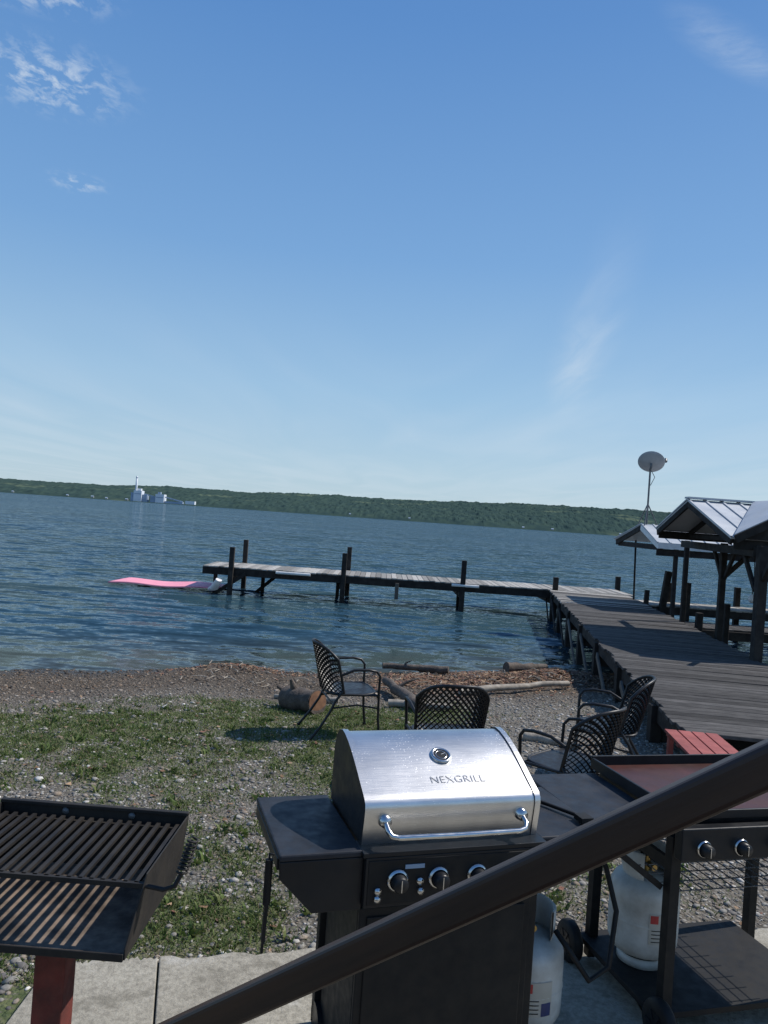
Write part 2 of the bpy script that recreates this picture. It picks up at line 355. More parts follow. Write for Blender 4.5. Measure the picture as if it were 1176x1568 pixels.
fr=nd(nt,'ShaderNodeFresnel'); setin(fr,'IOR',1.333); nt.links.new(NV,fr.inputs['Normal'])
ms=nd(nt,'ShaderNodeMixShader'); nt.links.new(mapr(nt,fr.outputs[0],0,1,.02,.78),ms.inputs[0]); nt.links.new(df.outputs[0],ms.inputs[1]); nt.links.new(gl.outputs[0],ms.inputs[2])
nt.links.new(ms.outputs[0],nt.nodes['Material Output'].inputs[0])
wb=MB(); wb.add([(-7000,-50,WZ),(7000,-50,WZ),(7000,6000,WZ),(-7000,6000,WZ)],[(0,1,2,3)]); 
lake=wb.obj('lake_water',m)
# ------------------------------------------------------------------ far hills
hm,nt,b=newmat('forest_hill_mat')
tc=nd(nt,'ShaderNodeTexCoord').outputs['Object']
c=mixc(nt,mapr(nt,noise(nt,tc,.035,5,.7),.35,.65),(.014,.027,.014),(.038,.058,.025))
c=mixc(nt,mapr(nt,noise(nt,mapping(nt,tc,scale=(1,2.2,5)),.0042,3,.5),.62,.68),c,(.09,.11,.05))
c=mixc(nt,.28,c,(.075,.13,.165))  # blue-grey aerial haze mixed into the forest colour
nt.links.new(c,b.inputs['Base Color']); setin(b,'Roughness',.95); setin(b,'Specular IOR Level',.0)
us=[-1200,-588,-438,-288,-108,-58,112,262,412,1200]; hs=[34,40,50,53,62,63,68,76,82,95]
xs=np.arange(-2600,2600,4.0); rows=60
XX,TT=np.meshgrid(xs,np.linspace(0,1,rows))
HT=np.interp(xs/1.87,us,hs)+9*(fbm(xs/260,xs*0,60)-.5)+4*(fbm(xs/45,xs*0,62)-.5)
YY=2200+ TT*900+60*(fbm(XX/400,XX*0,64)-.5)
prof=np.sin(np.clip(TT*1.15,0,1)*math.pi/2)**.8
ZZ=WZ+2*np.clip(TT*30,0,1)+HT[None]*prof*1.18
cr=(fbm(XX/9,YY/18,66,2)-.3)*8+ (fbm(XX/40,YY/50,68,2)-.5)*8
ZZ=ZZ+cr*sst(0,.04,TT)*sst(.35,.45,fbm(XX/140,YY/160,70)+.12)
n1_=len(xs); I=np.arange(n1_*rows).reshape(rows,n1_); F=np.stack([I[:-1,:-1],I[:-1,1:],I[1:,1:],I[1:,:-1]],-1).reshape(-1,4)
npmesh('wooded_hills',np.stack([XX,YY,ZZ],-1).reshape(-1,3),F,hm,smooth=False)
# power station
wh=pm('pale_cladding_mat',(.66,.69,.72),(.56,.60,.64),.7,scale=.05)
gy=pm('grey_cladding_mat',(.30,.38,.48),(.22,.29,.38),.8,scale=.05)
hs_=pm('house_wall_mat',(.30,.32,.33),(.18,.20,.21),.8,scale=.05)
pp=empty('power_station',(-692,2140,1.5))
mb=MB(); mb.lathe((0,0,0),[(3.8,0),(3.0,35),(2.4,70),(2.0,70)],0,20); mb.lathe((0,0,64),[(2.7,0),(2.7,3)],1,20); mb.obj('chimney_stack',[wh,gy],parent=pp)
mb=MB(); mb.box((6,8,15),(22,26,30),0); mb.box((6,-5.2,21),(17,.6,2),1); mb.box((8,8,33),(10,10,6),0); mb.box((-8,10,12),(12,20,24),1); mb.box((24,10,10),(14,18,20),1)
mb.obj('boiler_house',[wh,gy],parent=pp)
mb=MB(); mb.box((66,14,12),(24,24,24),0); mb.box((66,1.7,15),(20,.6,2),1); mb.box((46,14,8),(14,18,16),1); mb.box((62,14,27),(8,8,6),1); mb.bar((20,8,22),(50,12,16),3,3,1)
mb.obj('turbine_hall',[wh,gy],parent=pp)
mb=MB(); mb.box((105,12,3),(50,16,6),1); mb.box((150,14,6),(26,16,9),0); mb.bar((74,12,18),(128,14,7),3,3,1); mb.obj('coal_conveyor',[wh,gy],parent=pp)
mb=MB()
for i in range(16):
    hx=random.uniform(-1100,1150); hy=2196+random.uniform(0,8)+60*(float(fbm(np.array(hx/400),np.array(0.),64))-.5); w=random.uniform(4,7); z=random.choice([2,3,6]); h=random.uniform(2.2,3.6)
    mb.box((hx,hy-4,z+h/2),(w,7,h),0); mb.add([(hx-w/2-.5,hy-8,z+h),(hx+w/2+.5,hy-8,z+h),(hx+w/2+.5,hy-4,z+h+2),(hx-w/2-.5,hy-4,z+h+2),(hx-w/2-.5,hy,z+h),(hx+w/2+.5,hy,z+h)],[(0,1,2,3),(3,2,5,4)],1)
mb.obj('lakeside_houses',[hs_,gy])
# ------------------------------------------------------------------ docks
plank=pm('weathered_shaded_plank_mat',(.085,.08,.076),(.04,.038,.037),.85,scale=5,bs=.6,bd=.004,bscale=30,island=.45,stretch=(1,6,1),spec=.15)  # walkway planks: roof shadow and backlit shade put into the dark base colour
plank2=pm('pier_plank_mat',(.36,.34,.31),(.22,.21,.19),.8,scale=5,bs=.5,bd=.004,bscale=30,island=.4,stretch=(6,1,1),spec=.3)
dkw=pm('dark_timber_mat',(.035,.031,.027),(.016,.014,.013),.85,scale=6,bs=.5,bd=.006,bscale=25,island=.2,spec=.25)
mid=pm('aged_timber_mat',(.13,.115,.095),(.07,.06,.05),.8,scale=6,bs=.5,bd=.006,bscale=25,island=.25)
whp=pm('white_paint_mat',(.72,.72,.70),(.6,.6,.58),.5,scale=6)
DZ=.4
wd=Vector((.1365,.9906,0)); wn=Vector((.9906,-.1365,0)); o0=Vector((2.69,6.6,DZ)); Lw=14.85
mb=MB(); t=0
while t<Lw:
    w=.138+random.uniform(-.004,.004); p=o0+wd*(t+w/2); sl=random.uniform(-.03,.03); 
    mb.bar(p+wn*(0+sl),p+wn*(2.15+sl)+Vector((0,0,random.uniform(-.008,.008))),w,.035,3 if (t>11 and random.random()<.5) else 0); t+=w+.010  # paler planks mixed in at the far end paint its sunlit look
for off in (.06,1.08,2.09):
    mb.bar(o0+wn*off+Vector((0,0,-.11)),o0+wn*off+wd*Lw+Vector((0,0,-.11)),.06,.18,1)
t=1.2
while t<Lw:
    for off in (.02,2.13):
        p=o0+wn*off+wd*t; g=min(G(p.x,p.y),WZ)-.5
        mb.bar((p.x,p.y,g),(p.x,p.y,DZ-.03),.11,.11,1)
    a=o0+wn*.0+wd*t; mb.bar(a+Vector((0,0,-.32)),a+wn*2.15+Vector((0,0,-.32)),.05,.15,1)
    mb.bar(a+Vector((0,0,-.8))+wn*-.05,a+wd*1.6+Vector((0,0,-.15))+wn*-.05,.03,.09,2 if t<8 else 1)
    t+=2.1
mb.obj('dock_walkway',[plank,dkw,mid,plank2],bevel=.004,seg=1)
# pier
mb=MB(); x=-4.9
while x<7.0:
    w=.14; mb.box((x+w/2,22.2+random.uniform(-.03,.03),DZ+random.uniform(-.008,.008)),(w,1.8,.035),0); x+=w+.01
for yy in (21.34,22.2,23.06): mb.box((1.05,yy,DZ-.12),(11.9,.06,.20),1)
for px,top in ((-4.1,.97),(-1.0,1.02),(2.3,1.05),(4.85,.77)):
    mb.bar((px,21.22,-2.5),(px+.01,21.22,top),.13,.13,1); 
    mb.bar((px-.05,21.25,DZ-.3),(px-.05,23.2,DZ-.3),.06,.16,1)
for px,top in ((-4.06,1.12),(-.93,1.12),(7.2,.8)): mb.bar((px,23.2,-2.5),(px-.02,23.2,top),.13,.13,1)
for px in (-4.8,-3.4,-1.2,2.35,5.2,6.8): mb.bar((px,22.6,-2.5),(px,22.6,DZ-.1),.1,.1,1)
mb.bar((-4.6,21.3,-.4),(-3.7,21.3,.25),.04,.1,1); mb.bar((-3.6,22.4,-.4),(-2.9,22.4,.25),.04,.1,1)
mb.bar((.5,21.2,-.15),(.5,21.2,.30),.10,.05,2)
for a,c in ((-2.85,-1.9),(2.0,2.75)): mb.cyl((a,21.18,.36),(c,21.18,.36),.04,3,10)
mb.obj('pier',[plank2,dkw,mid,whp],bevel=.004,seg=1)
mb=MB(); x=6.75
while x<13:
    mb.box((x+.07,19.6,DZ-.02+random.uniform(-.006,.006)),(.14,1.2,.035),0); x+=.15
for yy in (19.04,20.16): mb.box((9.9,yy,DZ-.13),(6.3,.06,.18),1)
for px in (7.6,9.4,11.5):
    for yy in (18.98,20.2): mb.bar((px,yy,-2.5),(px,yy,1.0 if yy<19 else .9),.13,.13,1)
mb.bar((6.86,19.0,-1),(7.08,18.9,1.25),.14,.14,1); mb.bar((6.55,18.95,-1),(6.6,18.95,.75),.1,.1,1)
mb.obj('boat_slip_dock',[plank2,dkw],bevel=.004,seg=1)
mb=MB()
x=5.9
while x<12:
    mb.box((x+.07,16.1,.28),(.14,1.0,.035),0); x+=.15
mb.box((9,15.58,.17),(6.2,.06,.18),1); mb.box((9,16.62,.17),(6.2,.06,.18),1)
for px in (6.5,8.5,10.5,12): mb.bar((px,15.55,-2.5),(px,15.55,.6),.12,.12,1)
mb.obj('boat_slip_dock',[plank,dkw],bevel=.004,seg=1)
# ------------------------------------------------------------------ boathouse roofs
met=pm('corrugated_metal_mat',(.50,.52,.54),(.36,.38,.40),.5,metal=.2,scale=1.2,bs=.1,bscale=8)
def roofplane(mb,a,b_,c,d,step=.28,t=.03):
    a,b_,c,d=[Vector(p) for p in (a,b_,c,d)]
    mb.slab([a,b_,c,d],t,0)
    nrm=(b_-a).cross(d-a).normalized(); L=(b_-a).length; n=max(2,int(L/step))
    for i in range(n+1):
        f=i/n; p=a.lerp(b_,f)+nrm*.008; q=d.lerp(c,f)+nrm*.008
        if (q-p).length>.05: mb.bar(p,q,.035,.022,0,up=nrm)
bh=empty('covered_boat_slip',(0,0,0))
XL=5.07;XR=11.0;YN=11.2;YR=12.9;YF=14.3;ZE=2.14;ZR=2.73;ZF=2.22;XC=6.18;XC2=7.29
mb=MB()
roofplane(mb,(XL,YN,ZE),(XR,YN,ZE),(XR,YR,ZR),(XL,YR,ZR))
roofplane(mb,(XR,YF,ZF),(XL,YF,ZF),(XL,YR,ZR),(XR,YR,ZR))
mb.slab([(XL,YN-.12,ZE+.012),(XC,YN-.12,ZR+.02),(XC,YR,ZR+.02)][::-1],.03,0)
mb.slab([(XC2,YN-.12,ZE+.012),(XC,YN-.12,ZR+.02),(XC,YR,ZR+.02)],.03,0)
mb.bar((XL-.02,YR,ZR+.03),(XR,YR,ZR+.03),.18,.03,0)
mb.obj('metal_roof',[met,dkw],parent=bh)
mb=MB()
mb.add([(XL+.1,YN-.06,ZE-.02),(XC2-.1,YN-.06,ZE-.02),(XC,YN-.06,ZR-.06)],[(0,1,2)],0)
mb.bar((XL,YN-.14,ZE-.03),(XC,YN-.14,ZR-.03),.03,.12,0); mb.bar((XC2,YN-.14,ZE-.03),(XC,YN-.14,ZR-.03),.03,.12,0)
mb.bar((XL+.02,YN+.03,ZE-.07),(XL+.02,YR,ZR-.08),.04,.10,0); mb.bar((XL+.02,YF-.03,ZF-.07),(XL+.02,YR,ZR-.08),.04,.10,0)
mb.bar((XL+.05,YN+.02,ZE-.1),(XR,YN+.02,ZE-.1),.05,.14,0); mb.bar((XL+.05,YF-.02,ZF-.1),(XR,YF-.02,ZF-.1),.05,.14,0)
x=XL+.6
while x<XR:
    mb.bar((x,YN+.05,ZE-.06),(x,YR,ZR-.09),.04,.09,0); mb.bar((x,YF-.05,ZF-.06),(x,YR,ZR-.09),.04,.09,0); mb.bar((x,YN+.1,ZE-.02),(x,YF-.1,ZE-.02),.03,.08,0); x+=.6
mb.bar((5.42,YN-.05,ZE-.2),(5.95,15.25,ZE-.17),.07,.13,0); mb.bar((10.5,YN,ZE-.2),(10.5,YF,ZE-.2),.08,.18,0)
posts=[((5.42,10.95),.2,.13),((6.08,15.35),.2,.085),((6.0,13.5),-2,.10),((10.5,11.4),-2.5,.12),((10.5,14.2),-2.5,.12),((7.8,11.3),-2.5,.12),((8,14.2),-2.5,.12)]
for (px,py),zb,ww in posts: mb.bar((px,py,zb),(px,py,ZE-.1),ww,ww,0)
mb.bar((6.3,13.9,-2),(6.3,13.9,.95),.09,.09,0)
for (px,py) in ((5.44,11.1),(6.02,13.5)):
    mb.bar((px,py+.05,ZE-.75),(px+.08,py+.65,ZE-.2),.05,.08,0); mb.bar((px,py,ZE-.7),(px+.55,py,ZE-.15),.05,.08,0)
    mb.bar((px,py-.05,ZE-.7),(px-.08,py-.6,ZE-.2),.05,.08,0)
mb.obj('timber_frame',[dkw],parent=bh,bevel=.006,seg=1)
mb=MB(); mb.tube([(6.3,13.0,1.95),(6.32,13.0,1.5),(6.3,13.0,1.2)],.008,0,6); mb.lathe((6.3,13.0,1.13),[(.0,.09),(.05,.05),(.06,0),(.045,-.05),(0,-.07)],1,14)
mb.obj('hanging_hook',[dkw,whp],parent=bh)
bc=empty('boat_canopy',(0,0,0))
mb=MB(); cx0=6.05;cx1=11.5
roofplane(mb,(cx0,16.9,1.95),(cx1,16.9,1.95),(cx1,18.5,2.36),(cx0+.15,18.5,2.36)); roofplane(mb,(cx1,20.1,1.95),(cx0,20.1,1.95),(cx0+.15,18.5,2.36),(cx1,18.5,2.36))
mb.obj('canopy_roof',[met],parent=bc)
mb=MB(); mb.box(((cx0+cx1)/2,16.88,1.89),(cx1-cx0,.03,.13),1); mb.box(((cx0+cx1)/2,16.95,1.74),(cx1-cx0,.05,.15),0)
mb.bar((cx0+.05,16.95,1.86),(cx0+.15,18.5,2.27),.04,.12,1); mb.bar((cx0+.05,20.05,1.86),(cx0+.15,18.5,2.27),.04,.12,0); mb.box((cx0+.12,18.5,1.84),(.05,3.1,.12),0)
for p in ((6.5,17.0),(11.3,17.0),(11.3,20.0),(8.8,17.0)): mb.bar((p[0],p[1],-2),(p[0],p[1],1.9),.08,.08,0)
mb.cyl((6.6,19.9,.3),(6.55,19.9,1.95),.025,0,8)
mb.obj('canopy_frame',[dkw,whp],parent=bc)
# satellite dish
stl=pm('galvanised_mat',(.16,.165,.17),(.10,.105,.11),.5,metal=.3,scale=9)
dsh=pm('dish_grey_mat',(.40,.41,.42),(.32,.33,.34),.55,scale=5,spec=.3)
mb=MB(); dx,dy=6.32,18.5
mb.cyl((dx,dy,2.36),(dx+.0,dy,3.72),.022,0,10)
for a in (0,2.1,4.2): mb.cyl((dx,dy,2.85),(dx+.28*math.cos(a),dy+.28*math.sin(a),2.3),.014,0,8)
ax=Vector((.22,.66,.62)).normalized()
c0=Vector((dx,dy-.04,3.82))
prof=[(.001,0),(.1,.008),(.2,.032),(.27,.06),(.31,.08),(.312,.074),(.27,.052),(.2,.024),(.1,0),(.001,-.01)]
mb.lathe(c0,prof,1,32,axis=ax)
mb.tube([c0-ax*.01,c0-ax*.07+Vector((0,0,-.05)),Vector((dx,dy,3.66))],.028,0,8)
sd=Vector((1,.1,.0)).normalized()
tip=c0+ax*.18+sd*.36
mb.tube([c0+sd*.28+ax*.07,c0+sd*.34+ax*.12,tip],.014,0,6); mb.cyl(tip-ax*.05,tip+ax*.04,.04,0,12)
mb.tube([(dx+.03,dy,3.65),(dx+.12,dy,3.5),(dx+.03,dy,3.3)],.008,0,6)
mb.obj('satellite_dish',[stl,dsh])
# pink float mat
pk=pm('pink_foam_mat',(.86,.33,.41),(.78,.28,.36),.6,scale=3)
wf=pm('white_foam_mat',(.78,.74,.73),(.65,.62,.6),.6,scale=5)
nxm,nym=36,12; mb=MB(); V=[]
for lay in (0,1):
    for j in range(nym+1):
        for i in range(nxm+1):
            u=i/nxm; v=j/nym; xx=-7.62+3.1*u+.15*v; yy=21.7+1.35*v-.1*u
            z=WZ+.045+.025*math.sin(u*9+v*1.5)+ .03*u +(.04 if lay==0 else 0)
            V.append((xx,yy,z))
S=(nxm+1)*(nym+1); fs=[]
for j in range(nym):
    for i in range(nxm):
        a=j*(nxm+1)+i; fs.append((a,a+1,a+nxm+2,a+nxm+1)); fs.append((S+a,S+a+nxm+1,S+a+nxm+2,S+a+1))
for i in range(nxm): fs.append((i,S+i,S+i+1,i+1)); a=nym*(nxm+1)+i; fs.append((a,a+1,S+a+1,S+a))
for j in range(nym): a=j*(nxm+1); fs.append((a,a+nxm+1,S+a+nxm+1,S+a)); a+=nxm; fs.append((a,S+a,S+a+nxm+1,a+nxm+1))
mb.add(V,fs,0,True); mb.tube([(-4.66,21.5,WZ+.10),(-4.5,21.15,WZ+.18),(-4.36,21.0,WZ+.42)],[.10,.12,.09],1,14,flat=.7)
mb.obj('floating_mat',[pk,wf])
# ------------------------------------------------------------------ concrete slab
m,nt,b=newmat('concrete_mat'); tc=nd(nt,'ShaderNodeTexCoord').outputs['Object']
c=mixc(nt,mapr(nt,noise(nt,tc,2.5,6,.65),.3,.7),(.42,.39,.32),(.29,.265,.215)); c=mixc(nt,mapr(nt,noise(nt,tc,45,5,.7),.40,.66,0,.7),c,(.17,.155,.125)); c=mixc(nt,mapr(nt,noise(nt,tc,5,6,.75),.54,.64,0,.75),c,(.18,.165,.13)); c=mixc(nt,mapr(nt,noise(nt,tc,3.3,6,.75,.5),.56,.66,0,.6),c,(.48,.46,.41))
nt.links.new(c,b.inputs['Base Color']); setin(b,'Roughness',.88); setin(b,'Specular IOR Level',.3); h=noise(nt,tc,70,6,.75); bump(nt,h,.7,.010,b)
mb=MB(); tz=.03
def slabpiece(x0,x1,k0=0.,k1=0.):
    n=40; ye=float(slabY(x1)); L=ye+3
    pts=[(x1+k1*L,-3,tz),(x1,ye,tz)]
    for i in range(1,n): xx=x1+(x0-x1)*i/n; pts.append((xx,float(slabY(xx))+random.uniform(-.03,.012),tz))
    y0=float(slabY(x0)); pts+=[(x0,y0,tz),(x0+k0*(y0+3),-3,tz)]
    mb.slab(pts[::1],.12,0)
slabpiece(-1.30,-.868,0,.25); slabpiece(-.860,1.25,.25,0); slabpiece(1.262,4.5)
mb.obj('concrete_patio',m,bevel=.006)
# ------------------------------------------------------------------ handrail + stairs
rw=pm('stained_wood_mat',(.060,.030,.020),(.020,.011,.008),.42,scale=9,bs=.6,bd=.002,bscale=30,stretch=(.08,1,1),rv=.12,spec=.4)
B=Vector((.0636,1.3,1.351)); up=Vector((.483,-.25,.402)); un=up.normalized(); hz=Vector((.888,-.46,0)); nn=Vector((-.46,-.888,0))
sr=empty('stair_railing',(0,0,0))
p0=B-up*1.35; p1=B+up*1.6
yax=(nn-un*nn.dot(un)).normalized(); zax=un.cross(yax)
if zax.z<0: yax=-yax; zax=un.cross(yax)
R=Matrix((un,yax,zax)).transposed()
mb=MB(); mb.box((0,0,0),((p1-p0).length,.046,.056),0)
hr=mb.obj('handrail',[rw],bevel=.010,seg=3)
Mx=R.to_4x4(); Mx.translation=(p0+p1)/2; hr.matrix_world=Mx; hr.parent=sr
mb=MB()
for t in (-1.3,1.45):
    q=B+up*t; mb.bar((q.x,q.y,.03 if t<0 else 0.0),(q.x,q.y,q.z-.03),.07,.07,0)
mb.obj('newel_post',[rw],parent=sr,bevel=.005)
mb=MB()
for i in range(1,7):
    z=.03+.185*i; s=(z-.45)/.745; q=Vector((B.x,B.y,0))+hz*(s+.13)+nn*.62
    Rz=Matrix((hz,nn,Vector((0,0,1)))).transposed(); mb.box((q.x,q.y,z-.02),(.28,1.1,.04),0,Rz)
for off in (.06,1.2):
    a=Vector((B.x,B.y,0))+hz*(-.55)+nn*off; c2=Vector((B.x,B.y,0))+hz*1.1+nn*off; mb.bar((a.x,a.y,.03),(c2.x,c2.y,1.22),.04,.22,0)
mb.obj('wooden_staircase',[rw],bevel=.004)
# ------------------------------------------------------------------ gas grill
blk=pm('black_enamel_mat',(.008,.009,.011),(.013,.014,.016),.42,scale=6,bs=.15,bd=.001,bscale=300,rv=.12,spec=.3)
blk2=pm('black_paint_mat',(.009,.009,.0095),(.016,.015,.014),.6,scale=10,bs=.2,bd=.001,bscale=200,spec=.25)
shf=pm('shelf_enamel_mat',(.016,.018,.023),(.030,.033,.040),.5,scale=9,rv=.12,bs=.1,bd=.001,bscale=250,spec=.22)
m,nt,b=newmat('stainless_mat'); tc=nd(nt,'ShaderNodeTexCoord').outputs['Object']
br=noise(nt,mapping(nt,tc,scale=(1,60,60)),8,3,.6)
spk=nd(nt,'ShaderNodeTexVoronoi'); setin(spk,'Scale',110); nt.links.new(tc,spk.inputs['Vector'])
spm=mth(nt,'MULTIPLY',mapr(nt,spk.outputs['Distance'],.08,.18,1,0),mapr(nt,noise(nt,tc,6,3),.45,.57))
c=mixc(nt,mapr(nt,noise(nt,tc,5,5),.3,.7),(.76,.75,.73),(.58,.575,.565)); c=mixc(nt,mth(nt,'MULTIPLY',spm,.9),c,(1,1,1))
nt.links.new(c,b.inputs['Base Color']); setin(b,'Metallic',1.0); nt.links.new(mth(nt,'ADD',mapr(nt,br,.3,.7,.32,.38),mth(nt,'MULTIPLY',spm,.3)),b.inputs['Roughness'])
bump(nt,mth(nt,'ADD',br,mth(nt,'MULTIPLY',noise(nt,tc,4,2),6)),.2,.0015,b)
steel=m
chrome=pm('chrome_mat',(.62,.62,.61),(.5,.5,.5),.22,metal=1,scale=8,rv=.05)
gg=empty('gas_grill',(.007,2.65,0.02),math.radians(17.5))
W=.675
prof=[(.018,.90),(.012,.94),(.004,.99),(.000,1.025),(.004,1.044),(.018,1.058),(.040,1.070),(.075,1.088),(.115,1.110),(.16,1.133),(.21,1.157),(.265,1.178),(.315,1.192),(.355,1.196),(.395,1.186),(.43,1.155),(.45,1.11),(.455,1.0),(.455,.90)]
mb=MB(); n=len(prof)
def prism(mb,x0,x1,pf,mi,capmi=None):
    vs=[(x0,y,z) for y,z in pf]+[(x1,y,z) for y,z in pf]; k=len(pf)
    mb.add(vs,[(i,k+i,k+i+1,i+1) for i in range(k-1)],mi,True)
    if capmi is not None:
        mb.add([(x0,y,z) for y,z in pf],[tuple(range(k))],capmi); mb.add([(x1,y,z) for y,z in pf],[tuple(reversed(range(k)))],capmi)
prism(mb,.018,W-.018,prof,0)
cy_,cz_=.22,1.0
big=[(cy_+(y-cy_)*1.022,cz_+(z-cz_)*1.035 if z>.95 else z) for y,z in prof]
prism(mb,0,.022,big,0,1); prism(mb,W-.022,W,big,0,1)
mb.obj('lid',[steel,blk],parent=gg)
mb=MB(); mb.tube([(.075,0,.985),(.075,-.045,.968),(.085,-.058,.955),(.11,-.062,.950),(.33,-.064,.949),(.565,-.062,.950),(.59,-.058,.955),(.60,-.045,.968),(.60,0,.985)],.010,0,12)
mb.lathe((.075,-.0,.985),[(.0,.02),(.02,.018),(.024,-.01)],1,16,axis=(0,-1,0)); mb.lathe((.60,-.0,.985),[(.0,.02),(.02,.018),(.024,-.01)],1,16,axis=(0,-1,0))
mb.obj('lid_handle',[chrome,chrome],parent=gg)
na=Vector((0,-math.sin(math.radians(24)),math.cos(math.radians(24))))
mb=MB(); tcn=Vector((.345,.185,1.146)); mb.lathe(tcn,[(.040,0),(.041,.006),(.034,.010),(.030,.007)],0,32,axis=na); mb.lathe(tcn,[(.030,.006),(.001,.006)],1,32,axis=na); mb.lathe(tcn,[(.022,.0065),(.020,.0075),(.0195,.0065)],0,32,axis=na)
mb.bar(tcn+na*.008,tcn+na*.008+Vector((.016,.006,.003)),.002,.001,2); mb.obj('thermometer',[chrome,blk,whp],parent=gg)
fc=bpy.data.curves.new('lettering','FONT'); fc.body='NEXGRILL'; fc.size=.046; fc.extrude=.0006; fc.align_x='CENTER'; fc.space_character=1.05; fc.offset=-.0008
fo=bpy.data.objects.new('lettering',fc); scene.collection.objects.link(fo)
emb=pm('embossed_steel_mat',(.62,.61,.60),(.5,.5,.49),.30,metal=1,scale=8,rv=.05); fc.materials.append(emb)
fo.parent=gg; fo.location=(.375,.068,1.0862); fo.rotation_euler=(math.radians(28.5),0,0)
mb=MB()
mb.box((W/2,.225,.855),(W-.01,.45,.09),0)
mb.box((W/2,.0,.893),(W+.02,.11,.016),0)
mb.box((W/2,-.035,.80),(W,.04,.168),0)
mb.box((W/2,-.056,.80),(W-.02,.004,.15),1)
mb.obj('firebox',[blk,blk2],parent=gg,bevel=.004)
mb=MB()
for kx in (.115,.265,.41,.53,.63):
    mb.lathe((kx,-.058,.805),[(.038,0),(.039,.008),(.031,.012)],0,28,axis=(0,-1,0))
    mb.lathe((kx,-.07,.805),[(.028,0),(.027,.03),(.022,.036),(0.001,.037)],1,24,axis=(0,-1,0)); mb.bar((kx,-.106,.785),(kx,-.106,.825),.003,.003,0)
for kx,kz in ((.045,.775),(.045,.748),(.195,.80),(.20,.765)):
    mb.lathe((kx,-.058,kz),[(.012,0),(.012,.012),(.001,.014)],0,18,axis=(0,-1,0))
mb.box((.175,-.06,.85),(.07,.003,.014),2)
mb.obj('control_knobs',[chrome,blk,gy],parent=gg)
mb=MB()
mb.box((-.148,.235,.89),(.285,.53,.022),0)
mb.obj('side_shelf',[shf],parent=gg,bevel=.006)
mb=MB()
vs=[(-.288,-.028,.878),(0,-.028,.878),(0,-.028,.70),(-.17,-.028,.70),(-.285,-.028,.82)]
mb.slab(vs[::-1],.02,0); mb.slab([(x,.48,z) for x,y,z in vs][::-1],.02,0)
mb.bar((-.285,0,.86),(-.285,.48,.86),.015,.04,0)
mb.obj('shelf_skirt',[blk],parent=gg,bevel=.003)
mb=MB(); mb.box((W+.145,.235,.89),(.28,.5,.022),0); mb.obj('side_shelf',[shf],parent=gg,bevel=.006)
mb=MB(); mb.slab([(W+.0,-.03,.878),(W+.285,-.03,.878),(W+.285,-.03,.79),(W,-.03,.73)][::-1],.02,0); mb.obj('shelf_skirt',[blk],parent=gg,bevel=.003)
mb=MB()
mb.box((.326,-.012,.39),(.652,.02,.62),0); mb.box((.326,-.025,.39),(.60,.008,.56),0)
mb.box((.01,.2,.39),(.02,.40,.62),0); mb.box((.33,.2,.09),(.66,.42,.03),0)
for lx,ly in ((.0,.44),(.66,.44),(.66,0.0)): mb.box((lx,ly,.43),(.04,.04,.83),0)
mb.box((.33,.44,.5),(.62,.02,.05),0)
for lx in (.0,.66):
    mb.lathe((lx-.02,.4,.06),[(.06,0),(.06,.04)],2,20,axis=(1,0,0)); mb.lathe((lx-.02,.4,.06),[(.0,.0),(.06,0)],2,20,axis=(1,0,0))
mb.obj('cart',[blk2,steel,blk],parent=gg,bevel=.004)
mb=MB(); mb.cyl((-.315,.02,.87),(-.315,.02,.72),.013,0,10); mb.bar((-.315,.02,.72),(-.318,.02,.60),.012,.018,0); mb.tube([(-.30,.02,.885),(-.315,.02,.89),(-.315,.02,.865)],.004,0,6); mb.bar((-.318,.02,.62),(-.319,.02,.56),.008,.012,0)
mb.obj('grill_brush',[blk2],parent=gg)
mb=MB()
for i in range(5): mb.cyl((.70+i*.028,.33,.912),(.70+i*.028,.40,.912),.004,0,6)
mb.tube([(.69,.33,.912),(.82,.33,.912),(.82,.40,.912),(.69,.40,.912)],.006,0,6,closed=True)
mb.tube([(.80,.36,.912),(.86,.25,.914),(.92,.12,.916)],.008,0,8); mb.box((.925,.09,.918),(.05,.06,.02),0)
mb.obj('grill_scraper',[blk2],parent=gg)
